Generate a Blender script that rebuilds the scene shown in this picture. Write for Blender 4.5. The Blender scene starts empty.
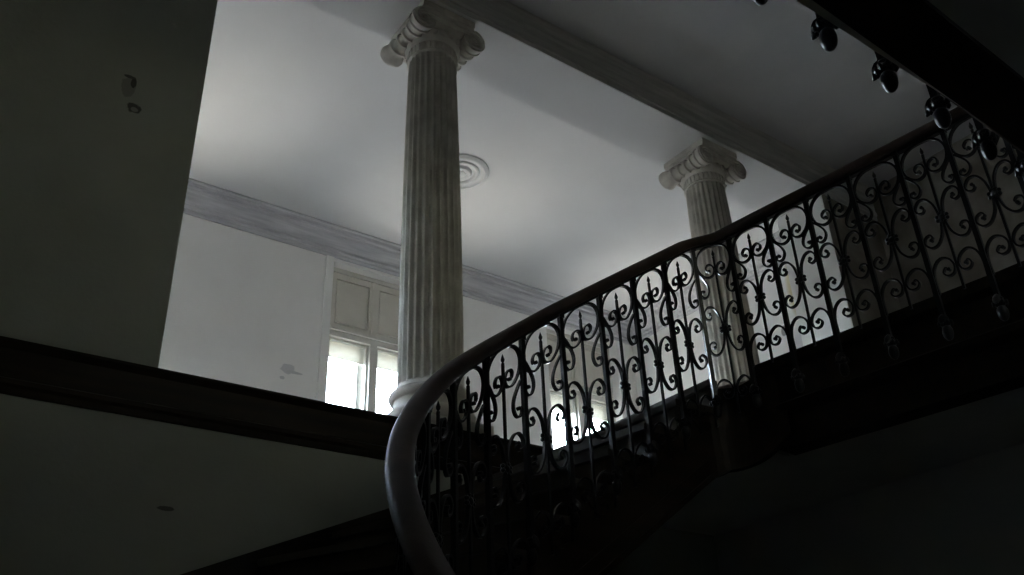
import bpy, math, random
from mathutils import Vector, Matrix
random.seed(7)
PI = math.pi
SC = bpy.context.scene
COL = SC.collection

# ------------------------------------------------------------------ helpers
def link(name, me, mat=None, parent=None, smooth=False):
    o = bpy.data.objects.new(name, me)
    COL.objects.link(o)
    if mat is not None:
        me.materials.append(mat)
    if smooth:
        for p in me.polygons:
            p.use_smooth = True
    if parent is not None:
        o.parent = parent
        o.matrix_parent_inverse = parent.matrix_world.inverted()
    return o


class MB:
    """collects vertices and faces of one mesh"""
    def __init__(self):
        self.v = []
        self.f = []

    def add(self, vs, fs):
        b = len(self.v)
        self.v += [tuple(p) for p in vs]
        self.f += [tuple(i + b for i in f) for f in fs]

    def box(self, x0, x1, y0, y1, z0, z1):
        self.add([(x0, y0, z0), (x1, y0, z0), (x1, y1, z0), (x0, y1, z0),
                  (x0, y0, z1), (x1, y0, z1), (x1, y1, z1), (x0, y1, z1)],
                 [(3, 2, 1, 0), (4, 5, 6, 7), (0, 1, 5, 4), (1, 2, 6, 5), (2, 3, 7, 6), (3, 0, 4, 7)])

    def prism(self, poly, z0, z1):
        """poly counter-clockwise in plan"""
        n = len(poly)
        vs = [(x, y, z0) for x, y in poly] + [(x, y, z1) for x, y in poly]
        fs = [tuple(range(n - 1, -1, -1)), tuple(range(n, 2 * n))]
        for i in range(n):
            j = (i + 1) % n
            fs.append((i, j, n + j, n + i))
        self.add(vs, fs)

    def grid(self, rings, close_ring=True, caps=False, close_path=False):
        m = len(rings[0])
        vs = [p for r in rings for p in r]
        fs = []
        nr = len(rings)
        for i in range(nr if close_path else nr - 1):
            i2 = (i + 1) % nr
            for j in range(m if close_ring else m - 1):
                j2 = (j + 1) % m
                fs.append((i * m + j, i * m + j2, i2 * m + j2, i2 * m + j))
        if caps and not close_path:
            fs.append(tuple(range(m - 1, -1, -1)))
            fs.append(tuple((nr - 1) * m + j for j in range(m)))
        self.add(vs, fs)

    def lathe(self, prof, seg=32, c=(0, 0, 0)):
        """prof: list of (r, z)"""
        rings = []
        for r, z in prof:
            rings.append([(c[0] + r * math.cos(2 * PI * k / seg), c[1] + r * math.sin(2 * PI * k / seg), c[2] + z)
                          for k in range(seg)])
        self.grid(rings, True, True)

    def build(self, name, mat=None, parent=None, smooth=False, weld=False):
        me = bpy.data.meshes.new(name)
        me.from_pydata(self.v, [], self.f)
        me.validate()
        import bmesh
        bm = bmesh.new()
        bm.from_mesh(me)
        if weld:
            bmesh.ops.remove_doubles(bm, verts=bm.verts, dist=1e-5)
        bmesh.ops.recalc_face_normals(bm, faces=bm.faces)
        bm.to_mesh(me)
        bm.free()
        me.update()
        o = link(name, me, mat, parent, smooth)
        if smooth:
            try:
                me.set_sharp_from_angle(angle=math.radians(40))
            except Exception:
                pass
        return o


def extrude_x(prof, x0, x1):
    """closed profile of (y, z) swept along X"""
    m = MB()
    m.grid([[(x0, y, z) for y, z in prof], [(x1, y, z) for y, z in prof]], True, True)
    return m


def extrude_y(prof, y0, y1):
    """closed profile of (x, z) swept along Y"""
    m = MB()
    m.grid([[(x, y0, z) for x, z in prof], [(x, y1, z) for x, z in prof]], True, True)
    return m


def tag(o, label, cat, group=None, kind=None):
    o['label'] = label
    o['category'] = cat
    if group:
        o['group'] = group
    if kind:
        o['kind'] = kind
    return o


def structure(o, label=None, cat=None):
    o['kind'] = 'structure'
    if label:
        o['label'] = label
    if cat:
        o['category'] = cat
    return o


def empty(name, loc):
    o = bpy.data.objects.new(name, None)
    COL.objects.link(o)
    o.location = loc
    bpy.context.view_layer.update()
    return o


def catmull(pts, n=5):
    P = [Vector(p) for p in pts]
    P = [P[0] * 2 - P[1]] + P + [P[-1] * 2 - P[-2]]
    out = []
    for i in range(1, len(P) - 2):
        a, b, c, d = P[i - 1], P[i], P[i + 1], P[i + 2]
        for k in range(n):
            t = k / n
            out.append(0.5 * ((2 * b) + (c - a) * t + (2 * a - 5 * b + 4 * c - d) * t * t + (3 * b - a - 3 * c + d) * t ** 3))
    out.append(P[-2])
    return out


# ------------------------------------------------------------------ materials
def new_mat(name):
    m = bpy.data.materials.new(name)
    m.use_nodes = True
    nt = m.node_tree
    bs = nt.nodes['Principled BSDF']
    return m, nt, bs


def noise_mat(name, c1, c2, scale=3.0, rough=0.6, bump=0.0, bscale=40.0, stretch=(1, 1, 1), metallic=0.0, detail=6, lo=0.35, hi=0.65, spec=0.5):
    m, nt, bs = new_mat(name)
    N = nt.nodes
    L = nt.links
    tc = N.new('ShaderNodeTexCoord')
    mp = N.new('ShaderNodeMapping')
    mp.inputs['Scale'].default_value = stretch
    L.new(tc.outputs['Object'], mp.inputs['Vector'])
    nz = N.new('ShaderNodeTexNoise')
    nz.inputs['Scale'].default_value = scale
    nz.inputs['Detail'].default_value = detail
    L.new(mp.outputs['Vector'], nz.inputs['Vector'])
    cr = N.new('ShaderNodeValToRGB')
    cr.color_ramp.elements[0].position = lo
    cr.color_ramp.elements[1].position = hi
    cr.color_ramp.elements[0].color = (*c1, 1)
    cr.color_ramp.elements[1].color = (*c2, 1)
    L.new(nz.outputs['Fac'], cr.inputs['Fac'])
    L.new(cr.outputs['Color'], bs.inputs['Base Color'])
    bs.inputs['Roughness'].default_value = rough
    bs.inputs['Metallic'].default_value = metallic
    bs.inputs['Specular IOR Level'].default_value = spec
    if bump > 0:
        n2 = N.new('ShaderNodeTexNoise')
        n2.inputs['Scale'].default_value = bscale
        n2.inputs['Detail'].default_value = 4
        L.new(mp.outputs['Vector'], n2.inputs['Vector'])
        bp = N.new('ShaderNodeBump')
        bp.inputs['Strength'].default_value = bump
        bp.inputs['Distance'].default_value = 0.01
        L.new(n2.outputs['Fac'], bp.inputs['Height'])
        L.new(bp.outputs['Normal'], bs.inputs['Normal'])
    return m


def spots(m, items):
    """irregular damage patches: (x, y, z, rx, ry, rz, colour, wobble)"""
    nt = m.node_tree
    N = nt.nodes
    L = nt.links
    bs = N['Principled BSDF']
    src = bs.inputs['Base Color'].links[0].from_socket
    geo = N.new('ShaderNodeNewGeometry')
    for (x, y, z, rx, ry, rz, colr, wob, sc, soft) in items:
        nz = N.new('ShaderNodeTexNoise')
        nz.inputs['Scale'].default_value = sc
        nz.inputs['Detail'].default_value = 3
        L.new(geo.outputs['Position'], nz.inputs['Vector'])
        sub = N.new('ShaderNodeVectorMath'); sub.operation = 'SUBTRACT'
        L.new(geo.outputs['Position'], sub.inputs[0])
        sub.inputs[1].default_value = (x, y, z)
        dv = N.new('ShaderNodeVectorMath'); dv.operation = 'DIVIDE'
        L.new(sub.outputs[0], dv.inputs[0])
        dv.inputs[1].default_value = (rx, ry, rz)
        ln = N.new('ShaderNodeVectorMath'); ln.operation = 'LENGTH'
        L.new(dv.outputs[0], ln.inputs[0])
        ma = N.new('ShaderNodeMath'); ma.operation = 'MULTIPLY_ADD'
        L.new(nz.outputs['Fac'], ma.inputs[0])
        ma.inputs[1].default_value = wob
        L.new(ln.outputs['Value'], ma.inputs[2])
        mr = N.new('ShaderNodeMapRange')
        mr.inputs['From Min'].default_value = 1.0 + wob * 0.5 - soft
        mr.inputs['From Max'].default_value = 1.0 + wob * 0.5 + soft
        mr.inputs['To Min'].default_value = 1.0
        mr.inputs['To Max'].default_value = 0.0
        L.new(ma.outputs[0], mr.inputs['Value'])
        mx = N.new('ShaderNodeMix'); mx.data_type = 'RGBA'
        L.new(mr.outputs['Result'], mx.inputs['Factor'])
        L.new(src, mx.inputs['A'])
        mx.inputs['B'].default_value = (*colr, 1)
        src = mx.outputs['Result']
    L.new(src, bs.inputs['Base Color'])


M = {}
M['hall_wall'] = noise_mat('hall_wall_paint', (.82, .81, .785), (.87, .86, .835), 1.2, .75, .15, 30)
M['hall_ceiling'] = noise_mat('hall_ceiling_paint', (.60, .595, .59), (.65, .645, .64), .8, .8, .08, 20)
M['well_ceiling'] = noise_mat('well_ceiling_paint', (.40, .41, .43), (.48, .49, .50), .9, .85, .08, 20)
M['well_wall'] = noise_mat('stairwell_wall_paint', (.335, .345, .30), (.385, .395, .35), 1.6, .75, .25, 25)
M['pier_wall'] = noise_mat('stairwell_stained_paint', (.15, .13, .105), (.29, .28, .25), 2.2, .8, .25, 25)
M['plaster_soffit'] = noise_mat('soffit_plaster', (.72, .72, .69), (.80, .80, .77), 2.0, .85, .1, 20)
M['moulding'] = noise_mat('moulding_paint', (.36, .36, .34), (.50, .49, .47), 5, .75, .2, 30, (.35, 3, 3))
M['cornice'] = noise_mat('cornice_paint', (.42, .41, .43), (.60, .59, .60), 4, .75, .2, 30, (.5, 5, 5))
M['stone'] = noise_mat('column_plaster', (.46, .43, .385), (.62, .585, .53), 6, .75, .25, 40)
M['dark_wood'] = noise_mat('dark_stained_wood', (.013, .010, .007), (.026, .018, .012), 3, .45, .1, 30, (.4, 6, 6), spec=.1)
M['tread_wood'] = noise_mat('worn_tread_wood', (.020, .014, .009), (.036, .025, .016), 3, .55, .1, 30, (3, 1, 3))
M['rail_wood'] = noise_mat('polished_handrail_wood', (.028, .019, .016), (.045, .030, .025), 5, .5, .1, 60, (2, 2, 2), spec=.15)
M['iron'] = noise_mat('black_wrought_iron', (.004, .004, .005), (.009, .009, .011), 20, .28, .15, 120, spec=.22)
M['frame_white'] = noise_mat('window_frame_paint', (.62, .60, .54), (.70, .68, .62), 4, .5, .1, 30)
M['shutter_cream'] = noise_mat('transom_panel_paint', (.60, .57, .50), (.66, .63, .56), 3, .6, .1, 30)
M['blind'] = noise_mat('roller_blind_cloth', (.74, .72, .65), (.80, .78, .71), 8, .8, .1, 60)
M['floor'] = noise_mat('floor_boards', (.17, .14, .11), (.25, .21, .17), 3, .45, .1, 30, (.5, 6, 1))
M['ground'] = noise_mat('stone_floor', (.52, .51, .49), (.66, .65, .62), 2, .7, .1, 20)

nt = M['blind'].node_tree
tl = nt.nodes.new('ShaderNodeBsdfTranslucent'); tl.inputs['Color'].default_value = (.80, .77, .70, 1)
mxs = nt.nodes.new('ShaderNodeMixShader'); mxs.inputs[0].default_value = .25
nt.links.new(nt.nodes['Principled BSDF'].outputs[0], mxs.inputs[1]); nt.links.new(tl.outputs[0], mxs.inputs[2])
nt.links.new(mxs.outputs[0], nt.nodes['Material Output'].inputs['Surface'])
gm, nt, bs = new_mat('window_glass')
N, L = nt.nodes, nt.links
tr = N.new('ShaderNodeBsdfTransparent')
tr.inputs['Color'].default_value = (.94, .96, .97, 1)
gl = N.new('ShaderNodeBsdfGlossy')
gl.inputs['Roughness'].default_value = .02
fr = N.new('ShaderNodeLayerWeight'); fr.inputs['Blend'].default_value = .15
ms = N.new('ShaderNodeMixShader')
L.new(fr.outputs['Facing'], ms.inputs[0]); L.new(tr.outputs[0], ms.inputs[1]); L.new(gl.outputs[0], ms.inputs[2])
L.new(ms.outputs[0], N['Material Output'].inputs['Surface'])
M['glass'] = gm

dm = gm.copy(); dm.name = 'dimming_window_glass'
dm.node_tree.nodes['Transparent BSDF'].inputs['Color'].default_value = (.62, .58, .47, 1)  # tint dims and warms the daylight from the added back window
M['dimming_glass'] = dm

# damage on the painted walls
spots(M['well_wall'], [(.713, 4.78, 3.860, .040, .2, .082, (.255, .26, .235), 1.0, 22, .08),
                       (.735, 4.78, 3.900, .016, .2, .040, (.07, .07, .06), .9, 30, .12),
                       (.708, 4.78, 3.935, .030, .2, .012, (.10, .10, .09), .9, 30, .12),
                       (.764, 4.78, 3.715, .042, .2, .038, (.09, .09, .08), 1.2, 28, .1),
                       (.770, 4.78, 3.705, .020, .2, .016, (.28, .285, .26), .9, 30, .12),
                       (1.30, 4.78, 1.327, .045, .2, .012, (.12, .12, .11), 1.0, 28, .12)])
spots(M['hall_wall'], [(3.585, 9.1, 4.262, .085, .2, .060, (.58, .58, .58), 1.3, 14, .1),
                       (3.665, 9.1, 4.235, .09, .2, .016, (.54, .54, .54), .9, 16, .12),
                       (3.530, 9.1, 4.145, .03, .2, .022, (.55, .55, .55), .8, 18, .12),
                       (9.05, 6.09, 5.50, .2, .10, .40, (.66, .60, .40), .7, 3, .25),
                       (9.05, 6.05, 4.72, .2, .26, .26, (.60, .585, .60), 1.0, 5, .3),
                       (9.05, 6.36, 4.98, .2, .045, .07, (.28, .27, .25), .8, 12, .12)])

# ------------------------------------------------------------------ key dimensions (metres, camera at the origin)
YP = 4.78        # stairwell face of the wall with the columns
YB = 5.42        # hall face of that wall
YF = 9.10        # far wall of the hall
ZF = 2.067       # hall floor and landing
ZS = 5.86        # beam soffit
ZC = 6.20        # ceilings
XL, XR = -.50, 9.05
YBACK = -1.60
ZG = -2.68       # ground floor
XO, XE = 1.15, 8.0   # ends of the columned opening
XW = 5.40        # wall under the landing
ZU = 1.64        # soffit under landing and gallery

# ------------------------------------------------------------------ camera
R = ((.81257161, -.58161935, -.03803044), (.25349702, .41140282, -.87549242), (.52484917, .70175968, .48173302))
# rows: image right, image down, image forward expressed in the room axes
right = Vector(R[0]); down = Vector(R[1]); fwd = Vector(R[2])
cd = bpy.data.cameras.new('camera')
cam = bpy.data.objects.new('camera', cd)
COL.objects.link(cam)
mw = Matrix.Identity(4)
for i in range(3):
    mw[i][0] = right[i]; mw[i][1] = -down[i]; mw[i][2] = -fwd[i]
cam.matrix_world = mw
cd.sensor_width = 36
cd.lens = 912.03 / 1024 * 36
cd.clip_start = .05
SC.camera = cam

# ------------------------------------------------------------------ room shell
def sbox(name, mat, *a, label=None):
    m = MB(); m.box(*a)
    return structure(m.build(name, M[mat]))

sbox('floor_ground', 'ground', XL - .3, XR + .3, YBACK - .3, YP, ZG - .2, ZG)
# hall floor and landing/gallery slabs are built after the rail path is known
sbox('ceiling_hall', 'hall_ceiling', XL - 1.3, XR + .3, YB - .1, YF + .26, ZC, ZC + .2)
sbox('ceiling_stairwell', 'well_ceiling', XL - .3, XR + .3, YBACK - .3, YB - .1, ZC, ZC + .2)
# wall carrying the opening: stairwell side and hall side skins
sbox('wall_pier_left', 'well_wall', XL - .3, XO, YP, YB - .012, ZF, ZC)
sbox('wall_hall_left', 'hall_wall', XL - 1.3, XO - .001, YB - .012, YB, ZF, ZC)
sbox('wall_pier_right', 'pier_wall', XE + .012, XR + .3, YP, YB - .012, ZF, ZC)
sbox('wall_pier_reveal', 'hall_wall', XE, XE + .012, YP + .004, YB, ZF, 5.782)
sbox('wall_hall_right_return', 'hall_wall', XE + .012, XR + .3, YB - .012, YB, ZF, ZC)
sbox('wall_stair', 'well_wall', XL - .3, XR + .3, YP, YP + .5, ZG, 1.79)
sbox('wall_left', 'well_wall', XL - .3, XL, YBACK - .3, YP, ZG, ZC)
m = MB()
BX0, BX1, BZ0, BZ1 = 3.3, 3.84, 3.9, 4.66
m.box(XL - .3, BX0, YBACK - .3, YBACK, ZG, ZC)
m.box(BX1, XR + .3, YBACK - .3, YBACK, ZG, ZC)
m.box(BX0, BX1, YBACK - .3, YBACK, ZG, BZ0)
m.box(BX0, BX1, YBACK - .3, YBACK, BZ1, ZC)
structure(m.build('wall_back', M['well_wall'], weld=True))
wr = empty('window_4', ((BX0 + BX1) / 2, YBACK - .2, BZ0))  # unseen window, added behind the camera to brighten the stairwell
wr['kind'] = 'structure'
m = MB()
m.box(BX0, BX0 + .08, YBACK - .25, YBACK - .15, BZ0, BZ1)
m.box(BX1 - .08, BX1, YBACK - .25, YBACK - .15, BZ0, BZ1)
m.box(BX0 + .08, BX1 - .08, YBACK - .25, YBACK - .15, BZ0, BZ0 + .08)
m.box(BX0 + .08, BX1 - .08, YBACK - .25, YBACK - .15, BZ1 - .08, BZ1)
m.build('frame', M['frame_white'], wr)
m = MB(); m.box(BX0 + .08, BX1 - .08, YBACK - .205, YBACK - .2, BZ0 + .08, BZ1 - .08)
m.build('pane', M['dimming_glass'], wr)
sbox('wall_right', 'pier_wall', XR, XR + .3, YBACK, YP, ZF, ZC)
sbox('wall_under_landing', 'plaster_soffit', XW, XW + .3, YBACK, YP, ZG, ZU)
sbox('wall_hall_end', 'hall_wall', XR, XR + .3, YB, YF + .26, ZF, ZC)
m = MB()
HY0, HY1, HZ0, HZ1 = 6.5, 6.98, 2.95, 4.5
m.box(XL - 1.3, XL - 1.0, YB, HY0, ZF, ZC)
m.box(XL - 1.3, XL - 1.0, HY1, YF + .26, ZF, ZC)
m.box(XL - 1.3, XL - 1.0, HY0, HY1, ZF, HZ0)
m.box(XL - 1.3, XL - 1.0, HY0, HY1, HZ1, ZC)
structure(m.build('wall_hall_west', M['hall_wall'], weld=True))
wr = empty('window_5', (XL - 1.15, (HY0 + HY1) / 2, HZ0))  # unseen end window, added for light on the columns' left sides
wr['kind'] = 'structure'
m = MB()
for y0, y1, z0, z1 in ((HY0, HY0 + .06, HZ0, HZ1), (HY1 - .06, HY1, HZ0, HZ1), (HY0 + .06, HY1 - .06, HZ0, HZ0 + .07), (HY0 + .06, HY1 - .06, HZ1 - .06, HZ1),
                       ((HY0 + HY1) / 2 - .04, (HY0 + HY1) / 2 + .04, HZ0 + .07, HZ1 - .06)):
    m.box(XL - 1.2, XL - 1.1, y0, y1, z0, z1)
m.build('frame', M['frame_white'], wr)
m = MB(); m.box(XL - 1.155, XL - 1.15, HY0 + .06, HY1 - .06, HZ0 + .07, HZ1 - .06)
m.build('pane', M['glass'], wr)

# far wall with three window openings
WHALF = .66
WC = [1.41, 4.72, 8.03]
W0, W1 = 2.95, 5.83
m = MB()
edges = [XL - 1.0]
for c in WC:
    edges += [c - WHALF, c + WHALF]
edges.append(XR)
for i in range(0, len(edges), 2):
    m.box(edges[i], edges[i + 1], YF, YF + .26, ZF, ZC)
for c in WC:
    m.box(c - WHALF, c + WHALF, YF, YF + .26, ZF, W0)
    m.box(c - WHALF, c + WHALF, YF, YF + .26, W1, ZC)
structure(m.build('wall_far', M['hall_wall'], weld=True))

# beam over the columns
def sag(x):
    """the old beam dips a few centimetres towards the right-hand pier"""
    return ZS - .0155 * (x - 3.07)
m = MB()
m.grid([[(x, YP + .001, sag(x)), (x, YB, sag(x)), (x, YB, ZC), (x, YP + .001, ZC)] for x in (XO, XE)], True, True)
structure(m.build('trim_beam', M['hall_ceiling']), 'white plastered beam resting on the two fluted columns', 'beam')
prof = [(YP + .004, ZS), (YP - .012, ZS), (YP - .012, ZS + .045), (YP - .024, ZS + .05), (YP - .024, ZS + .085),
        (YP - .014, ZS + .095), (YP - .014, ZS + .20), (YP - .03, ZS + .215), (YP - .034, ZS + .25), (YP - .05, ZS + .275),
        (YP - .062, ZS + .335), (YP - .066, ZC), (YP + .004, ZC)]
m = MB()
m.grid([[(x, y, ZC - (ZC - z) * (ZC - sag(x)) / (ZC - ZS)) for y, z in prof] for x in (XL, XR)], True, True)
structure(m.build('trim_beam_moulding', M['moulding']), 'long stepped plaster moulding along the stairwell side of the beam', 'moulding')

# hall cornice: far wall, end wall
cp = [(0, ZC - .325), (-.02, ZC - .325), (-.03, ZC - .30), (-.03, ZC - .275), (-.055, ZC - .262), (-.06, ZC - .225),
      (-.085, ZC - .205), (-.12, ZC - .165), (-.165, ZC - .12), (-.175, ZC - .085), (-.205, ZC - .075), (-.215, ZC - .03), (-.24, ZC - .02), (-.24, ZC), (0, ZC)]
structure(extrude_x([(YF + y, z) for y, z in cp], XL - 1.0, XR).build('trim_cornice_far', M['cornice']), 'grey stepped plaster cornice along the top of the window wall', 'cornice')
structure(extrude_y([(XR + x, z) for x, z in cp], YB, YF).build('trim_cornice_end', M['cornice']), 'grey stepped plaster cornice on the end wall, seen through the balusters', 'cornice')

# ------------------------------------------------------------------ windows
BLINDS = {(1, -1): 'short cream roller blind over the left pane of the window beside the nearer column',
          (1, 1): 'short cream roller blind over the pane half hidden by the nearer column',
          (2, -1): 'short cream roller blind over the left pane of the window seen through the balusters',
          (2, 1): 'short cream roller blind over the right pane of the window seen through the balusters'}

def window(idx, c):
    yw = YF + .13
    z0, zt0, zt1, z1 = W0, 4.88, 4.99, W1
    w = WHALF - .005
    root = empty('window_%d' % idx, (c, yw, z0))
    root['kind'] = 'structure'
    # fixed frame: jambs, transom, head, sill, mullion
    m = MB()
    m.box(c - w, c - w + .055, yw, yw + .09, z0, z1)
    m.box(c + w - .055, c + w, yw, yw + .09, z0, z1)
    m.box(c - w + .055, c + w - .055, yw - .01, yw + .09, zt0, zt1)
    m.box(c - w + .055, c + w - .055, yw - .035, yw + .019, zt1 - .031, zt1 + .001)
    m.box(c - w + .055, c + w - .055, yw + .001, yw + .089, z1 - .06, z1)
    m.box(c - w + .055, c + w - .055, yw - .03, yw + .091, z0, z0 + .07)
    m.box(c - .05, c + .05, yw - .012, yw + .09, z0, zt0)
    m.box(c - .05, c + .05, yw + .03, yw + .09, zt0, z1)
    m.build('frame', M['frame_white'], root)
    m = MB(); m.box(c - .035, c + .035, yw + .010, yw + .04, zt1, z1 - .02)
    m.build('transom_mullion', M['shutter_cream'], root)
    # panelled transom: two raised and fielded boards
    for sgn in (-1, 1):
        x0, x1 = (c - w + .05, c) if sgn < 0 else (c, c + w - .05)
        m = MB()
        m.box(x0, x1, yw + .045, yw + .075, zt1 + .002, z1 - .052)
        m.box(x0, x0 + .07, yw + .02, yw + .05, zt1, z1 - .05)
        m.box(x1 - .07, x1, yw + .02, yw + .05, zt1, z1 - .05)
        m.box(x0 + .07, x1 - .07, yw + .021, yw + .05, zt1, zt1 + .085)
        m.box(x0 + .07, x1 - .07, yw + .021, yw + .05, z1 - .14, z1 - .05)
        m.box(x0 + .085, x1 - .085, yw + .034, yw + .05, zt1 + .10, z1 - .155)
        m.build('transom_panel', M['shutter_cream'], root)
    # sashes with glass
    for sgn in (-1, 1):
        x0, x1 = (c - w + .055, c - .05) if sgn < 0 else (c + .05, c + w - .055)
        m = MB()
        t = .03
        m.box(x0, x0 + t, yw + .03, yw + .08, z0 + .07, zt0)
        m.box(x1 - t, x1, yw + .03, yw + .08, z0 + .07, zt0)
        m.box(x0 + t, x1 - t, yw + .031, yw + .079, z0 + .07, z0 + .13)
        m.box(x0 + t, x1 - t, yw + .031, yw + .079, zt0 - .03, zt0)
        s = m.build('sash', M['frame_white'], root)
        m = MB(); m.box(x0 + t, x1 - t, yw + .052, yw + .056, z0 + .13, zt0 - .03)
        m.build('pane', M['glass'], s)
        # outer storm sash, seen as a pale upright inside the bright pane
        m = MB()
        yo = yw + .115
        xo0, xo1 = x0 - .02, x1 + .0
        m.box(xo1 - .10, xo1 - .015, yo, yo + .05, z0 + .02, zt0 + .02)
        m.box(xo0, xo0 + .03, yo, yo + .05, z0 + .02, zt0 + .02)
        m.box(xo0, xo1, yo, yo + .05, zt0 - .06, zt0 + .02)
        m.box(xo0, xo1, yo, yo + .05, z0 + .02, z0 + .08)
        m.build('storm_sash', M['frame_white'], root)
        # short roller blind drawn down a little behind the glass
        m = MB()
        m.box(x0 + .02, x1 - .02, yw + .084, yw + .088, zt0 - .22, zt0)
        m.box(x0 + .02, x1 - .02, yw + .081, yw + .092, zt0 - .245, zt0 - .22)
        if idx < 3:
            b = m.build('roller_blind', M['blind'])
            tag(b, BLINDS[(idx, sgn)], 'blind', 'short roller blinds in the hall windows', kind='thing')
    return root

m = MB()
for c in WC:
    for sg in (-1, 1):
        a, b = sorted((c + sg * WHALF, c + sg * (WHALF + .10)))
        m.box(a, b, YF - .018, YF + .005, ZF, ZC - .32)
structure(m.build('trim_window_surrounds', M['hall_wall']))
window(1, WC[1]); window(2, WC[2]); window(3, WC[0])

# ------------------------------------------------------------------ ceiling medallion
mc = (4.65, 7.11)
m = MB()
rr = [(.46, 0), (.46, -.02), (.43, -.045), (.39, -.05), (.37, -.03), (.34, -.018), (.31, -.018), (.30, -.04), (.27, -.05), (.24, -.04),
      (.225, -.018), (.19, -.018), (.18, -.035), (.16, -.055), (.12, -.06), (.09, -.045), (.075, -.06), (.03, -.075), (.002, -.078)]
m.lathe([(r * .72, z * .8) for r, z in rr], 64, (mc[0], mc[1], ZC))
o = m.build('ceiling_medallion', M['hall_ceiling'], smooth=True)
tag(o, 'round ringed plaster medallion on the hall ceiling behind the nearer column', 'ceiling rose', kind='thing')

# ------------------------------------------------------------------ Ionic columns
def fluted_ring(r, z, n=24, depth=.12, sub=8, blend=1.0):
    pts = []
    for k in range(n):
        for j in range(sub):
            t = j / sub
            a = 2 * PI * (k + t) / n
            if t < .22:
                d = 0
            else:
                q = (t - .22) / .78
                d = math.sin(PI * q) ** .7 * depth * blend
            rad = r * (1 - d)
            pts.append((rad * math.cos(a), rad * math.sin(a), z))
    return pts


def spiral_ribbon(cx, cz, y0, y1, r0, turns, hand, start, width):
    """raised spiral fillet on a volute face"""
    n = int(28 * turns)
    rings = []
    for i in range(n + 1):
        t = i / n
        r = r0 * (1 - t) ** 1.0 + .012
        a = start + hand * t * turns * 2 * PI
        w = width * (1 - .6 * t)
        ca, sa = math.cos(a), math.sin(a)
        rings.append([(cx + (r - w) * ca, y0, cz + (r - w) * sa), (cx + r * ca, y0, cz + r * sa),
                      (cx + r * ca, y1, cz + r * sa), (cx + (r - w) * ca, y1, cz + (r - w) * sa)])
    return rings


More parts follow.
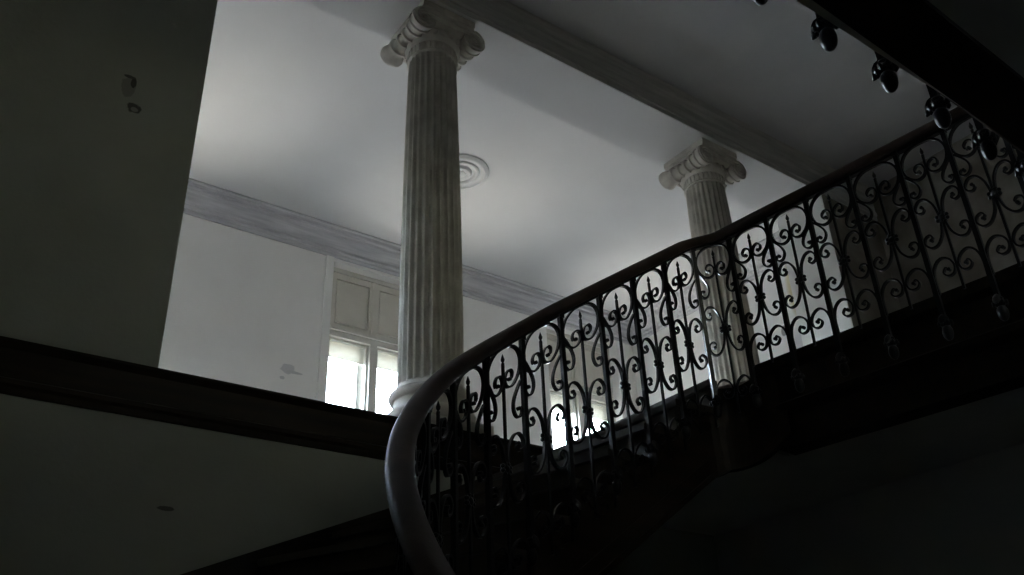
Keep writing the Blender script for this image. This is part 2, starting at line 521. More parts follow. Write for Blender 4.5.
def column(x, y, label):
    root = empty('column', (x, y, ZF))
    tag(root, label, 'column', 'fluted columns between hall and stairwell', kind='thing')
    h0, h1 = ZF, sag(x)
    def B(mb, name, par, smooth=True):
        return mb.build(name, M['stone'], par, smooth)
    # base: plinth, two tori with a scotia between
    m = MB()
    m.box(x - .315, x + .315, y - .305, y + .305, h0, h0 + .09)
    pr = []
    for k in range(9):
        a = -PI / 2 + PI * k / 8
        pr.append((.275 + .05 * math.cos(a), h0 + .145 + .055 * math.sin(a)))
    pr += [(.272, h0 + .205), (.258, h0 + .225), (.252, h0 + .25), (.256, h0 + .272), (.262, h0 + .28)]
    for k in range(9):
        a = -PI / 2 + PI * k / 8
        pr.append((.258 + .036 * math.cos(a), h0 + .318 + .038 * math.sin(a)))
    pr += [(.25, h0 + .36), (.25, h0 + .385), (.238, h0 + .40)]
    m.lathe(pr, 56, (x, y, 0))
    B(m, 'base', root)
    # shaft with 24 flutes and a slight swelling
    m = MB()
    zs0, zs1 = h0 + .39, h1 - .42
    rings = []
    for i in range(25):
        t = i / 24
        r = .236 - .034 * t ** 2.2
        bl = 1.0
        if i == 0 or i == 24:
            bl = 0.0
        z = zs0 + (zs1 - zs0) * t
        rings.append([(x + px, y + py, pz) for px, py, pz in fluted_ring(r, z, blend=bl)])
        if i == 0:
            rings.append([(x + px, y + py, pz) for px, py, pz in fluted_ring(r, z + .03, blend=1)])
        if i == 23:
            rings.append([(x + px, y + py, pz) for px, py, pz in fluted_ring(.2025, zs1 - .03, blend=1)])
    m.grid(rings, True, True)
    B(m, 'shaft', root)
    # capital: necking band, egg-and-dart echinus, bolsters with volutes, abacus
    m = MB()
    pr = [(.20, h1 - .425), (.214, h1 - .42), (.218, h1 - .41), (.214, h1 - .40), (.206, h1 - .395), (.206, h1 - .31), (.215, h1 - .30),
          (.232, h1 - .285), (.248, h1 - .25), (.248, h1 - .225), (.232, h1 - .21), (.232, h1 - .12)]
    m.lathe(pr, 48, (x, y, 0))
    cap = B(m, 'capital', root)
    # necking ornament: ring of small leaf buds
    m = MB()
    for k in range(28):
        a = 2 * PI * k / 28
        rings = []
        for (dz, rr) in ((-.045, .004), (-.03, .013), (0, .017), (.03, .012), (.045, .004)):
            ring = []
            for j in range(6):
                b = 2 * PI * j / 6
                tx, rx = math.cos(b) * rr, math.sin(b) * rr * .7
                ring.append((x + (.205 + rx) * math.cos(a) - tx * math.sin(a), y + (.205 + rx) * math.sin(a) + tx * math.cos(a), h1 - .352 + dz))
            rings.append(ring)
        m.grid(rings, True, True)
    B(m, 'leaf_band', cap)
    m = MB()
    for k in range(20):
        a = 2 * PI * (k + .5) / 20
        rings = []
        for i in range(7):
            e = -PI / 2 + PI * i / 6
            rr = .026 * math.cos(e) + .001
            ring = []
            for j in range(8):
                b = 2 * PI * j / 8
                tx, rx = math.cos(b) * rr, math.sin(b) * rr * .6
                ring.append((x + (.25 + rx) * math.cos(a) - tx * math.sin(a), y + (.25 + rx) * math.sin(a) + tx * math.cos(a), h1 - .247 + .03 * math.sin(e)))
            rings.append(ring)
        m.grid(rings, True, True)
    B(m, 'egg_band', cap)
    VX, VZ, VR, YH = .25, h1 - .218, .108, .285
    for sx in (-1, 1):
        m = MB()
        rings = []
        # bolster: waisted roll with raised bands, scroll discs at both ends
        prof = [(-YH, .02), (-YH, VR), (-YH + .025, VR), (-YH + .06, VR * .88)]
        nb = 5
        span = 2 * (YH - .06)
        for i in range(1, nb * 8):
            t = i / (nb * 8)
            base = VR * (.90 - .34 * math.sin(PI * t))
            ph = (t * nb) % 1
            ridge = .014 if ph < .28 else (.006 if ph < .36 else 0)
            prof.append((-YH + .06 + span * t, base + ridge - .006 * math.sin(PI * ph)))
        prof += [(YH - .06, VR * .88), (YH - .025, VR), (YH - .008, VR * .98), (YH, VR * .85), (YH, .02)]
        for yy, r in prof:
            rings.append([(x + sx * VX + r * math.cos(2 * PI * k / 28), y + yy, VZ + r * math.sin(2 * PI * k / 28)) for k in range(28)])
        m.grid(rings, True, True)
        for sy in (-1, 1):
            yo, yi = y + sy * (YH + .014), y + sy * (YH - .004)
            m.grid(spiral_ribbon(x + sx * VX, VZ, yo, yi, VR - .012, 2.4, -sx, PI / 2, .026), True, True)
            # eye
            m.grid([[(x + sx * VX + r * math.cos(2 * PI * k / 12), yy, VZ + r * math.sin(2 * PI * k / 12)) for k in range(12)]
                    for r, yy in ((.02, yi), (.02, yo), (.012, yo + sy * .008), (.001, yo + sy * .01))], True, True)
        B(m, 'volute', cap)
    # channel between the volutes (front and back), sagging a little
    for sy in (-1, 1):
        m = MB()
        rings = []
        for i in range(13):
            t = -1 + 2 * i / 12
            zt = VZ + VR - .004
            zb = VZ + .045 - .03 * (1 - t * t)
            ya, yb = y + sy * (YH + .010), y + sy * (YH - .10)
            rings.append([(x + t * VX, ya, zb), (x + t * VX, ya, zb + .022), (x + t * VX, y + sy * (YH - .004), zb + .026), (x + t * VX, y + sy * (YH - .004), zt - .026),
                          (x + t * VX, ya, zt - .022), (x + t * VX, ya, zt), (x + t * VX, yb, zt), (x + t * VX, yb, zb)])
        m.grid(rings, True, True)
        B(m, 'volute_channel', cap, False)
    m = MB()
    a0, a1 = h1 - .115, h1
    for (hx, hy, z0, z1) in ((.235, .262, a0, a0 + .022), (.250, .275, a0 + .022, a0 + .05), (.258, .282, a0 + .05, a1)):
        m.box(x - hx, x + hx, y - hy, y + hy, z0, z1)
    B(m, 'abacus', cap, False)
    return root

column(3.066, 5.10, 'tall fluted scroll-capital column beside the left window, nearer of the two')
column(6.385, 5.10, 'fluted scroll-capital column standing behind the upper balusters, farther of the two')

# ------------------------------------------------------------------ rail path (plan), from the bottom of the stair upwards
def arc(cx, cy, r, a0, a1, n):
    return [(cx + r * math.cos(a0 + (a1 - a0) * i / n), cy + r * math.sin(a0 + (a1 - a0) * i / n)) for i in range(n + 1)]

RX, RY, RR = 2.716, 1.80, 1.50
path = [(RX - RR, -1.5), (RX - RR, -.6), (RX - RR, .3), (RX - RR, 1.2)]
path += arc(RX, RY, RR, PI, PI / 2, 40)
path += [(3.0, 3.3), (3.3, 3.3), (3.6, 3.3)]
path += arc(3.79, 3.10, .20, PI / 2, 0, 10)
path += [(4.03, 2.75), (4.075, 2.4), (4.115, 2.05), (4.155, 1.70), (4.175, 1.32)]
path += arc(3.975, 1.275, .20, 0, -PI / 2, 10)
path += [(3.0, 1.054), (2.0, 1.022), (1.0, .990), (0.2, .965), (XL, .943)]
# densify
PL = []
for a, b in zip(path[:-1], path[1:]):
    d = math.hypot(b[0] - a[0], b[1] - a[1])
    n = max(1, int(d / .03))
    for i in range(n):
        PL.append((a[0] + (b[0] - a[0]) * i / n, a[1] + (b[1] - a[1]) * i / n))
PL.append(path[-1])
SL = [0.0]
for a, b in zip(PL[:-1], PL[1:]):
    SL.append(SL[-1] + math.hypot(b[0] - a[0], b[1] - a[1]))
STOT = SL[-1]
import bisect

def pos(s):
    s = min(max(s, 0), STOT)
    i = min(max(bisect.bisect_right(SL, s) - 1, 0), len(SL) - 2)
    t = (s - SL[i]) / (SL[i + 1] - SL[i])
    return (PL[i][0] + (PL[i + 1][0] - PL[i][0]) * t, PL[i][1] + (PL[i + 1][1] - PL[i][1]) * t)

def tang(s, e=.02):
    a, b = pos(s - e), pos(s + e)
    d = math.hypot(b[0] - a[0], b[1] - a[1])
    return ((b[0] - a[0]) / d, (b[1] - a[1]) / d)

def lnorm(s):
    t = tang(s)
    return (-t[1], t[0])

S_ARC0 = 3.3                          # straight first flight is 3.3 m long
S_ARC1 = S_ARC0 + RR * PI / 2         # end of the curve, X = RX
S_TOP = S_ARC1 + (3.885 - RX)         # rail becomes level (bar at the landing edge)
S_TOP -= .0
UTOP = 2.958
def U_raw(s):
    """height of the underside of the handrail"""
    if s >= S_TOP:
        return UTOP
    z1 = UTOP - .690 * (S_TOP - S_ARC1)
    if s >= S_ARC1:
        return UTOP - .690 * (S_TOP - s)
    d = S_ARC1 - s
    kn = [(0, z1), (.8, z1 - .8 * .74), (1.594, .905), (2.13, .44), (2.356, .26), (6, .26 - 3.644 * .70)]
    for (a, za), (b, zb) in zip(kn[:-1], kn[1:]):
        if d <= b:
            return za + (zb - za) * (d - a) / (b - a)
    return kn[-1][1]

def U(s, w=.09):
    return sum(U_raw(s + w * k / 4) for k in range(-4, 5)) / 9

def s_of_U(z):
    a, b = 0.0, S_TOP
    for _ in range(50):
        c = (a + b) / 2
        if U_raw(c) < z:
            a = c
        else:
            b = c
    return (a + b) / 2

# ------------------------------------------------------------------ floor slabs
sbox('floor_hall', 'floor', XL - 1.3, XR + .3, YP + .012, YF + .26, ZF - .10, ZF)
S_L0 = S_TOP - .02
npt = 40
outline = [(3.93, YP + .012), (3.93, 3.6), (4.03, 3.36)]
ss = [S_L0 + (STOT - S_L0) * i / 160 for i in range(161)]
for s in ss:
    p, n = pos(s), lnorm(s)
    q = (p[0] + n[0] * .13, p[1] + n[1] * .13)
    if (q[0] >= 4.0 and q[1] < 3.3) or q[1] < 2:
        outline.append(q)
outline += [(XL, YBACK), (XR, YBACK), (XR, YP + .012)]
m = MB()
m.prism(outline[::-1] if False else outline, ZF - .10, ZF)
structure(m.build('floor_landing', M['floor']))
# plaster soffit below landing and gallery, set back behind the moulded edge
m = MB()
m.box(XL, XR, YBACK, .86, ZU, ZF - .10)
structure(m.build('ceiling_under_gallery', M['plaster_soffit']))
m = MB()
m.prism([(4.02, YP), (4.02, 3.2), (4.36, 3.2), (4.44, .86), (XR, .86), (XR, YP)], ZU, ZF - .10)
structure(m.build('ceiling_under_landing', M['plaster_soffit']))

# moulded dark fascia: on the hall wall, and along landing and gallery edge
fp = [(YP + .012, ZF + .0), (YP - .03, ZF + .0), (YP - .035, ZF - .02), (YP - .02, ZF - .04), (YP - .012, ZF - .05), (YP - .012, ZF - .20),
      (YP - .026, ZF - .21), (YP - .03, ZF - .235), (YP - .016, ZF - .25), (YP - .008, ZF - .285), (YP + .012, ZF - .285)]
structure(extrude_x(fp, XL, 3.95).build('trim_fascia_hall', M['dark_wood']), 'dark moulded wooden fascia along the hall floor edge', 'fascia')
lp = [(0.0, ZF + .03), (0.0, ZF - .03), (.05, ZF - .05), (.05, ZF - .22), (.036, ZF - .232), (.05, ZF - .262), (.10, ZF - .285), (.125, ZF - .36),
      (.14, ZF - .40), (.145, ZF - .41), (.145, ZU - .02), (.30, ZU - .02), (.30, ZF + .03)]
m = MB()
rings = []
for i in range(0, 161):
    s = S_TOP + .22 + (STOT - S_TOP - .22) * i / 160
    p, n = pos(s), lnorm(s)
    rings.append([(p[0] + n[0] * (.035 + o_), p[1] + n[1] * (.035 + o_), z) for o_, z in lp])
m.grid(rings, True, True)
structure(m.build('trim_landing_edge', M['dark_wood'], smooth=True), 'dark moulded wooden edge of the landing and the gallery overhead', 'fascia')

# ------------------------------------------------------------------ staircase
RISE = .19
NST = 24
def inner(k):
    z = ZF - RISE * k
    s = s_of_U(z + .889)
    p, n = pos(s), lnorm(s)
    return s, p, n
def outer(k):
    x = 3.93 - .4222 * k
    if x >= XL:
        return (x, YP)
    return (XL, YP - .46 * (k - (3.93 - XL) / .4222))
stair = empty('staircase', (2.0, 4.0, ZG))
tag(stair, 'dark wooden open-string staircase climbing along the grey wall to the landing', 'staircase', kind='thing')
KS = [inner(k) for k in range(NST + 1)]
for k in range(1, NST + 1):
    z = ZF - RISE * k
    s0, p0, n0 = KS[k]
    s1, p1, n1 = KS[k - 1]
    o0, o1 = outer(k), outer(k - 1)
    front = Vector((o0[0] - p0[0], o0[1] - p0[1])).normalized()
    fwdv = (-front[1], front[0])        # towards lower steps
    if fwdv[0] * (p1[0] - p0[0]) + fwdv[1] * (p1[1] - p0[1]) > 0:
        fwdv = (-fwdv[0], -fwdv[1])
    ov = .005
    i0 = (p0[0] + n0[0] * ov, p0[1] + n0[1] * ov)
    i1 = (p1[0] + n1[0] * ov, p1[1] + n1[1] * ov)
    mid = []
    if s0 < S_ARC1:
        pm, nm = pos((s0 + s1) / 2), lnorm((s0 + s1) / 2)
        mid = [(pm[0] + nm[0] * ov, pm[1] + nm[1] * ov)]
    corner = [(XL, YP)] if (o0[0] <= XL + 1e-6 and o1[0] > XL) else []
    nose0 = (i0[0] + fwdv[0] * .03, i0[1] + fwdv[1] * .03)
    nose1 = (o0[0] + fwdv[0] * .03 * (1 if o0[1] >= YP - 1e-6 else 0), o0[1] + fwdv[1] * .03 * (0 if o0[1] >= YP - 1e-6 else 1))
    m = MB()
    poly = [nose0] + mid + [i1, o1] + corner + [nose1]
    m.prism(poly, z - .038, z)
    # riser below the nosing
    ri0, ro0 = (p0[0] + n0[0] * .05, p0[1] + n0[1] * .05), o0
    rb0 = (ri0[0] - fwdv[0] * .025, ri0[1] - fwdv[1] * .025)
    rb1 = (max(ro0[0] - fwdv[0] * .025, XL), min(ro0[1] - fwdv[1] * .025, YP))
    m.prism([ri0, rb0, rb1, ro0], z - RISE - .002, z - .038)
    m.build('step', M['tread_wood'], stair)
# top riser at the landing edge
m = MB()
s0, p0, n0 = KS[0]
m.box(3.915, 3.95, 3.34, YP, ZF - RISE, ZF)
m.box(3.885, 3.95, 3.305, YP, ZF - .038, ZF)
m.build('top_riser', M['tread_wood'], stair)
# cut string on the well side: stepped top edge, smooth bottom edge
DEP = .56
stations = []
for k in range(NST, 0, -1):
    s0, s1 = KS[k][0], KS[k - 1][0]
    z = ZF - RISE * k - .036
    for i in range(7):
        stations.append((s0 + (s1 - s0) * i / 6, z))
m = MB()
rings = []
for s, zt in stations:
    p, n = pos(s), lnorm(s)
    zb = U(s) - .889 - DEP
    rings.append([(p[0] + n[0] * .012, p[1] + n[1] * .012, zb), (p[0] + n[0] * .012, p[1] + n[1] * .012, zt),
                  (p[0] + n[0] * .055, p[1] + n[1] * .055, zt), (p[0] + n[0] * .055, p[1] + n[1] * .055, zb)])
for i in range(1, 13):
    t = i / 12
    s = S_TOP + .36 * t
    p, n = pos(s), lnorm(s)
    a = .012 + .085 * t * t
    zb = UTOP - .889 - DEP + (.16 * t * t)
    zk = ZF - .07 + .09 * max(0, (t - .35) / .65)
    rings.append([(p[0] + n[0] * a, p[1] + n[1] * a, zb), (p[0] + n[0] * a, p[1] + n[1] * a, zk), (p[0] + n[0] * (a + .05), p[1] + n[1] * (a + .05), zk), (p[0] + n[0] * (a + .05), p[1] + n[1] * (a + .05), zb)])
m.grid(rings, True, True)
m.build('string_board', M['dark_wood'], stair)
# bead mouldings along the bottom of the string
m = MB()
for off, hh, pr_ in ((.0, .035, .012), (.10, .022, .006)):
    rings = []
    for i in range(0, 121):
        s = KS[NST][0] + (S_TOP - KS[NST][0]) * i / 120
        p, n = pos(s), lnorm(s)
        zb = U(s) - .889 - DEP + off
        a, b = .012 - pr_, .03
        rings.append([(p[0] + n[0] * a, p[1] + n[1] * a, zb), (p[0] + n[0] * a, p[1] + n[1] * a, zb + hh),
                      (p[0] + n[0] * b, p[1] + n[1] * b, zb + hh), (p[0] + n[0] * b, p[1] + n[1] * b, zb)])
    m.grid(rings, True, True)
m.build('string_moulding', M['dark_wood'], stair)
# scroll brackets on the string under every tread end
for k in range(1, 15):
    s0, s1 = KS[k][0], KS[k - 1][0]
    z = ZF - RISE * k - .05
    w = s1 - s0
    pts = [(.06 * w, -.012), (.30 * w, -.03), (.45 * w, -.075), (.62 * w, -.10), (.80 * w, -.085), (.82 * w, -.055), (.72 * w, -.045), (.66 * w, -.06)]
    cr = catmull([(a, b, 0) for a, b in pts], 4)
    m = MB()
    rings = []
    for i, c in enumerate(cr):
        j = min(i + 1, len(cr) - 1); h = max(i - 1, 0)
        d = (cr[j] - cr[h]).normalized()
        nn = Vector((-d.y, d.x, 0)) * .007
        ring = []
        for (q, o_) in ((c + nn, .014), (c + nn, .002), (c - nn, .002), (c - nn, .014)):
            s = s0 + q.x
            p, n = pos(s), lnorm(s)
            ring.append((p[0] + n[0] * o_, p[1] + n[1] * o_, z + q.y))
        rings.append(ring)
    m.grid(rings, True, True)
    m.build('tread_bracket', M['dark_wood'], stair)
# plaster soffit of the flight
m = MB()
rings = []
for k in range(NST, -1, -1):
    s0, p, n = KS[k]
    o = outer(k)
    zi = U(s0) - .889 - DEP + .03
    zo = ZF - RISE * k - .50
    ring = []
    for i in range(7):
        t = i / 6
        ring.append((p[0] + n[0] * .05 + (o[0] - p[0] - n[0] * .05) * t, p[1] + n[1] * .05 + (o[1] - p[1] - n[1] * .05) * t, zi + (zo - zi) * t))
    ring += [(q[0], q[1], q[2] + .03) for q in reversed(ring)]
    rings.append(ring)
m.grid(rings, True, True)
m.build('soffit', M['plaster_soffit'], stair, True)
# wall string (skirting) that follows the outer ends of the treads
m = MB()
rings = []
for i in range(0, 25):
    x = XL + (3.93 - XL) * i / 24
    zt = 1.006 + .4145 * (x - 1.416)
    zt = min(zt, ZF + .0)
    rings.append([(x, YP - .022, zt - .32), (x, YP - .022, zt), (x, YP, zt), (x, YP, zt - .32)])
m.grid(rings, True, True)
m.build('wall_string', M['dark_wood'], stair)
m = MB()
rings = []
z0 = 1.006 + .4145 * (XL - 1.416)
for i in range(0, 13):
    y = YP - (YP - YBACK) * i / 12
    zt = z0 - .38 * (YP - y)
    rings.append([(XL + .022, y, zt - .32), (XL + .022, y, zt), (XL, y, zt), (XL, y, zt - .32)])
m.grid(rings, True, True)
m.build('wall_string', M['dark_wood'], stair)

# ------------------------------------------------------------------ wrought-iron balustrade
bal = empty('balustrade', (2.7, 3.3, ZG))
tag(bal, 'black wrought-iron scroll balustrade with a curving brown wooden handrail', 'stair railing', kind='thing')
# wooden handrail: rounded section
sec = []
for (a, b) in [(-.034, .0), (-.044, .012), (-.049, .028), (-.046, .044), (-.034, .058), (-.015, .066), (.015, .066), (.034, .058), (.046, .044), (.049, .028), (.044, .012), (.034, .0)]:
    sec.append((a, b))
def sweep_rail(m, section, s_a, s_b, n, lift=0):
    rings = []
    for i in range(n + 1):
        s = s_a + (s_b - s_a) * i / n
        p, nn, t = pos(s), lnorm(s), tang(s)
        sl = (U(s + .03) - U(s - .03)) / .06
        c = 1 / math.sqrt(1 + sl * sl)
        up = Vector((-t[0] * sl * c, -t[1] * sl * c, c))
        base = Vector((p[0], p[1], U(s) + lift))
        rings.append([tuple(base + Vector((nn[0], nn[1], 0)) * a + up * b) for a, b in section])
    m.grid(rings, True, True)
m = MB()
sweep_rail(m, sec, .35, STOT - .02, 420)
m.build('handrail', M['rail_wood'], bal, True)
m = MB()
sweep_rail(m, [(-.016, -.012), (.016, -.012), (.016, .003), (-.016, .003)], .35, STOT - .02, 300)
m.build('rail_bar', M['iron'], bal)

def strip(m, s0, pts, w=.0115, d=.018, n=5, taper=True, off=0.0, bud=True, kap=1.0):
    """flat iron bar bent in the plane of the railing; pts are (along, below-rail) offsets"""
    cr = catmull([(a, b, 0) for a, b in pts], n)
    K = len(cr)
    rings = []
    for i, c in enumerate(cr):
        j = min(i + 1, K - 1); h = max(i - 1, 0)
        dd = cr[j] - cr[h]
        dd = dd.normalized() if dd.length > 1e-9 else Vector((1, 0, 0))
        ww = w * 1.05
        if taper:
            ww = w * 1.05 * (1 - .3 * i / (K - 1))
        nn = Vector((-dd.y, dd.x, 0)) * (ww / 2)
        ring = []
        for q, o_ in ((c + nn, -d / 2), (c + nn, d / 2), (c - nn, d / 2), (c - nn, -d / 2)):
            s = s0 + q.x
            p, ln = pos(s), lnorm(s)
            ring.append((p[0] + ln[0] * (o_ + off), p[1] + ln[1] * (o_ + off), U(s0) + kap * (U(s) - U(s0)) + q.y))
        rings.append(ring)
    m.grid(rings, True, True)
    if bud:                      # rounded scroll end
        c = cr[-1]
        p, ln, t = pos(s0 + c.x), lnorm(s0 + c.x), tang(s0 + c.x)
        z = U(s0) + kap * (U(s0 + c.x) - U(s0)) + c.y
        rr = .0098
        rings = []
        for o_, r in ((-d * .62, rr * .6), (-d * .5, rr), (d * .5, rr), (d * .62, rr * .6)):
            rings.append([(p[0] + t[0] * r * math.cos(2 * PI * k / 10) + ln[0] * (o_ + off), p[1] + t[1] * r * math.cos(2 * PI * k / 10) + ln[1] * (o_ + off),
                           z + r * math.sin(2 * PI * k / 10)) for k in range(10)])
        m.grid(rings, True, True)

def baluster(s, drop=1.005):
    p, t, ln = pos(s), tang(s), lnorm(s)
    u = U(s)
    m = MB()
    h = .012
    off = -.006
    def rect(z, h):
        return [(p[0] + t[0] * a * h + ln[0] * (b * h + off), p[1] + t[1] * a * h + ln[1] * (b * h + off), z) for a, b in ((-1, -1), (1, -1), (1, 1), (-1, 1))]
    m.grid([rect(u + .004, h), rect(u - drop, h)], True, True)
    for zc in (-.012,):
        m.grid([rect(u + zc + .012, h * 1.35), rect(u + zc - .012, h * 1.35)], True, True)
    b = m.build('baluster', M['iron'], bal)
    # pine-cone drop at the foot of the bar
    m = MB()
    pr = [(.004, .0), (.017, -.002), (.022, -.01), (.016, -.018), (.022, -.026), (.026, -.036), (.022, -.046), (.015, -.05), (.020, -.056),
          (.0245, -.068), (.0255, -.082), (.024, -.098), (.019, -.112), (.011, -.122), (.002, -.126)]
    m.lathe(pr, 16, (p[0] + ln[0] * off, p[1] + ln[1] * off, u - drop))
    for k in range(8):           # leaf tips round the collar
        a = 2 * PI * k / 8
        cx, cy = p[0] + ln[0] * off + .03 * math.cos(a), p[1] + ln[1] * off + .03 * math.sin(a)
        rings = []
        for dz, r in ((-.022, .002), (-.03, .008), (-.04, .009), (-.05, .002)):
            rings.append([(cx + r * math.cos(2 * PI * j / 6), cy + r * math.sin(2 * PI * j / 6), u - drop + dz) for j in range(6)])
        m.grid(rings, True, True)
    # acanthus leaf curling out on the well side
    cx, cy = p[0] - ln[0] * .034, p[1] - ln[1] * .034
    rings = []
    for dz, r, o_ in ((.012, .003, .012), (.0, .012, .004), (-.014, .016, -.002), (-.03, .015, -.006), (-.042, .010, -.012), (-.048, .003, -.018)):
        rings.append([(cx + t[0] * r * 1.2 * math.cos(2 * PI * j / 8) + ln[0] * (r * .6 * math.sin(2 * PI * j / 8) + o_),
                       cy + t[1] * r * 1.2 * math.cos(2 * PI * j / 8) + ln[1] * (r * .6 * math.sin(2 * PI * j / 8) + o_), u - drop + dz) for j in range(8)])
    m.grid(rings, True, True)
    m.build('drop_finial', M['iron'], b, True)

def panel(sa, sb, lev):
    """scrollwork between two balusters; lev = 0 on the flight, 1 on the level landing"""
    w = sb - sa
    sm = (sa + sb) / 2
    k = w / .27
    def mix(a, b):
        return a + (b - a) * lev
    cb = mix(.232, .220)       # bottom of the circle below the rail
    sbm = mix(.375, .318)      # bottom of side scrolls
    co = mix(.612, .485)        # collar
    ch = mix(.165, .147)       # half height of the C scrolls
    lt = mix(.95, .70)       # top of lower scrolls
    bo = mix(1.15, .885)       # foot
    # upright spear bar
    m = MB()
    def thin(z0, z1, r):
        p, t, ln = pos(sm), tang(sm), lnorm(sm)
        u = U(sm)
        m.grid([[(p[0] + t[0] * a * r + ln[0] * b * r, p[1] + t[1] * a * r + ln[1] * b * r, u + z) for a, b in ((-1, -1), (1, -1), (1, 1), (-1, 1))] for z in (z0, z1)], True, True)
    thin(-.095, -bo - .015, .0062)
    p = pos(sm); u = U(sm)
    m.lathe([(.003, -.10), (.0085, -.096), (.0085, -.09), (.005, -.086), (.0095, -.076), (.0105, -.068), (.007, -.058), (.003, -.046), (.0005, -.04)], 8, (p[0], p[1], u))
    pn = m.build('scroll_panel', M['iron'], bal)
    # large open circle with inward curls
    f = cb / .205
    right_half = [(0, -.012), (.055, -.017), (.102, -.05), (.1225, -.105), (.108, -.165), (.066, -.203), (.026, -.198), (.009, -.168), (.018, -.137),
                  (.044, -.126), (.062, -.143), (.058, -.166), (.042, -.168)]
    m = MB()
    for sg in (1, -1):
        strip(m, sm, [(sg * a * k, b * f if i else b) for i, (a, b) in enumerate(right_half)], .012)
    m.build('circle_scroll', M['iron'], pn)
    # hooks beside the bars
    g = sbm - cb * .80
    h0 = -cb * .80
    hook = [(.1235, h0), (.100, h0 - .18 * g), (.071, h0 - .48 * g), (.063, h0 - .74 * g), (.077, h0 - .95 * g), (.101, h0 - 1.0 * g), (.119, h0 - .88 * g), (.113, h0 - .74 * g), (.100, h0 - .77 * g)]
    for sg in (1, -1):
        m = MB()
        strip(m, sm, [(sg * a * k, b) for a, b in hook], .0105, kap=.5)
        m.build('hook_scroll', M['iron'], pn)
    # back-to-back C scrolls tied by a rosette
    q = ch / .142
    up = [(.011, 0), (.013, .035), (.026, .09), (.056, .132), (.092, .138), (.117, .108), (.112, .076), (.088, .066), (.074, .082), (.084, .097)]
    for sg in (1, -1):
        m = MB()
        for sv in (1, -1):
            strip(m, sm, [(sg * a * k, -co + sv * b * q) for a, b in up], .0115, kap=.45)
        m.build('middle_scroll', M['iron'], pn)
    # lower arches curling in to the spear bar
    hgt = bo - lt
    j = hgt / .20
    low = [(.124, -bo), (.1245, -lt - .095 * j), (.106, -lt - .03 * j), (.068, -lt - .0), (.028, -lt - .022 * j), (.011, -lt - .066 * j), (.024, -lt - .108 * j), (.055, -lt - .114 * j),
           (.072, -lt - .088 * j), (.058, -lt - .064 * j), (.044, -lt - .078 * j)]
    for sg in (1, -1):
        m = MB()
        strip(m, sm, [(sg * a * k, b) for a, b in low], .011, kap=.6)
        m.build('lower_scroll', M['iron'], pn)
    # rosette
    m = MB()
    t, ln = tang(sm), lnorm(sm)
    def ball(du, dz, dn, r, rn):
        rings = []
        for i in range(6):
            e = -PI / 2 + PI * i / 5
            rc = max(math.cos(e), .05) * r
            rings.append([(p[0] + t[0] * (du + rc * math.cos(2 * PI * z / 8)) + ln[0] * (dn + rn * math.sin(e)),
                           p[1] + t[1] * (du + rc * math.cos(2 * PI * z / 8)) + ln[1] * (dn + rn * math.sin(e)),
                           u - co + dz + rc * math.sin(2 * PI * z / 8)) for z in range(8)])
        m.grid(rings, True, True)
    ball(0, 0, 0, .022, .016)
    for z in range(8):
        a = 2 * PI * (z + .5) / 8
        ball(.0265 * math.cos(a), .0265 * math.sin(a), 0, .0115, .012)
    m.build('rosette', M['iron'], pn, True)

def s_near(f, lo, hi):
    """station on the rail between lo and hi where f(x, y) is smallest"""
    return min((lo + (hi - lo) * i / 4000 for i in range(4001)), key=lambda q: f(*pos(q)))

SP = .277
bars = [S_ARC1 + (x - RX) for x in (2.772, 3.062, 3.336, 3.617)]
bars += [s_near(lambda x, y: abs(x - 3.88) + (5 if y < 3.15 else 0), S_TOP - .2, S_TOP + .2)]
while bars[0] > .75:
    bars.insert(0, bars[0] - SP)
s_c = s_near(lambda x, y: math.hypot(x - 4.175, y - 1.275), S_TOP, STOT)
bars += [s_near(lambda x, y, v=v: abs(y - v), S_TOP, s_c) for v in (3.070, 2.797, 2.531, 2.256, 1.975, 1.712, 1.44)]
n_vis = len(bars)
gal = [s_near(lambda x, y, v=v: abs(x - v) + (5 if y > 1.2 else 0), s_c, STOT) for v in (3.77, 3.47, 3.17, 2.869, 2.570, 2.263, 1.952, 1.644, 1.34, 1.03, .72)]
for sv in bars + gal:
    baluster(sv)
for a, b in zip(bars[:-1], bars[1:]):
    mid_s = (a + b) / 2
    lev = 0 if b <= S_TOP + .05 else (.15 if a < S_TOP + .05 else 1)
    panel(a, b, lev)
panel(bars[-1], bars[-1] + .27, 1)

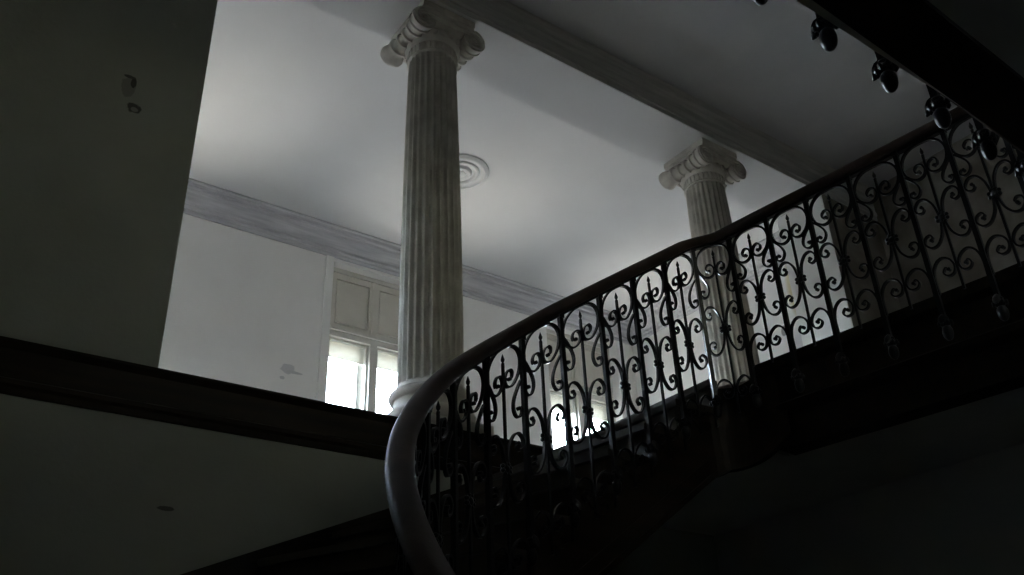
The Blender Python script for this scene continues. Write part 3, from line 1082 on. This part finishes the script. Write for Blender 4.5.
# ------------------------------------------------------------------ daylight
SKY, PAVE = 106.0, 25.0
wd = bpy.data.worlds.new('daylight')
SC.world = wd
wd.use_nodes = True
nt = wd.node_tree
N, L = nt.nodes, nt.links
bg = N['Background']
bg.inputs['Strength'].default_value = 1.0
tc = N.new('ShaderNodeTexCoord')
nrm = N.new('ShaderNodeVectorMath'); nrm.operation = 'NORMALIZE'
L.new(tc.outputs['Generated'], nrm.inputs[0])
sp = N.new('ShaderNodeSeparateXYZ')
L.new(nrm.outputs[0], sp.inputs[0])
mr = N.new('ShaderNodeMapRange')
mr.inputs['From Min'].default_value = -1
mr.inputs['From Max'].default_value = 1
L.new(sp.outputs['Z'], mr.inputs['Value'])
cr = N.new('ShaderNodeValToRGB')
L.new(mr.outputs[0], cr.inputs['Fac'])
e = cr.color_ramp.elements
e[0].position = 0.0; e[0].color = (.040, .046, .056, 1)       # shaded yard close to the house
e[1].position = 1.0; e[1].color = (.55, .72, 1.0, 1)       # zenith
for ps, c in ((.30, (.052, .055, .061, 1)), (.42, (.056, .058, .062, 1)), (.49, (.085, .087, .09, 1)), (.53, (.80, .90, 1.0, 1))):
    q = e.new(ps); q.color = c
amb = N.new('ShaderNodeVectorMath'); amb.operation = 'SCALE'
amb.inputs['Scale'].default_value = SKY
L.new(cr.outputs['Color'], amb.inputs[0])
# sunlit pavement in front of the windows, seen steeply from above
dt = N.new('ShaderNodeVectorMath'); dt.operation = 'DOT_PRODUCT'
L.new(nrm.outputs[0], dt.inputs[0])
dt.inputs[1].default_value = Vector((-.30, 1.0, -1.70)).normalized()
lr = N.new('ShaderNodeMapRange'); lr.interpolation_type = 'SMOOTHSTEP'
lr.inputs['From Min'].default_value = math.cos(math.radians(34))
lr.inputs['From Max'].default_value = math.cos(math.radians(6))
L.new(dt.outputs['Value'], lr.inputs['Value'])
lob = N.new('ShaderNodeVectorMath'); lob.operation = 'SCALE'
lob.inputs[0].default_value = (1.0, .91, .77)
ml = N.new('ShaderNodeMath'); ml.operation = 'MULTIPLY'
ml.inputs[1].default_value = PAVE
L.new(lr.outputs['Result'], ml.inputs[0])
L.new(ml.outputs[0], lob.inputs['Scale'])
ad = N.new('ShaderNodeVectorMath'); ad.operation = 'ADD'
L.new(amb.outputs[0], ad.inputs[0]); L.new(lob.outputs[0], ad.inputs[1])
L.new(ad.outputs[0], bg.inputs['Color'])

SC.view_settings.view_transform = 'Standard'
SC.view_settings.look = 'None'
SC.view_settings.gamma = 1
SC.view_settings.use_curve_mapping = False
SC.view_settings.exposure = 0.0
SC.cycles.diffuse_bounces = 8
SC.cycles.max_bounces = 14
SC.cycles.transparent_max_bounces = 16
SC.cycles.sample_clamp_indirect = 6.0
SC.cycles.use_denoising = True
SC.cycles.caustics_reflective = False
SC.cycles.caustics_refractive = False
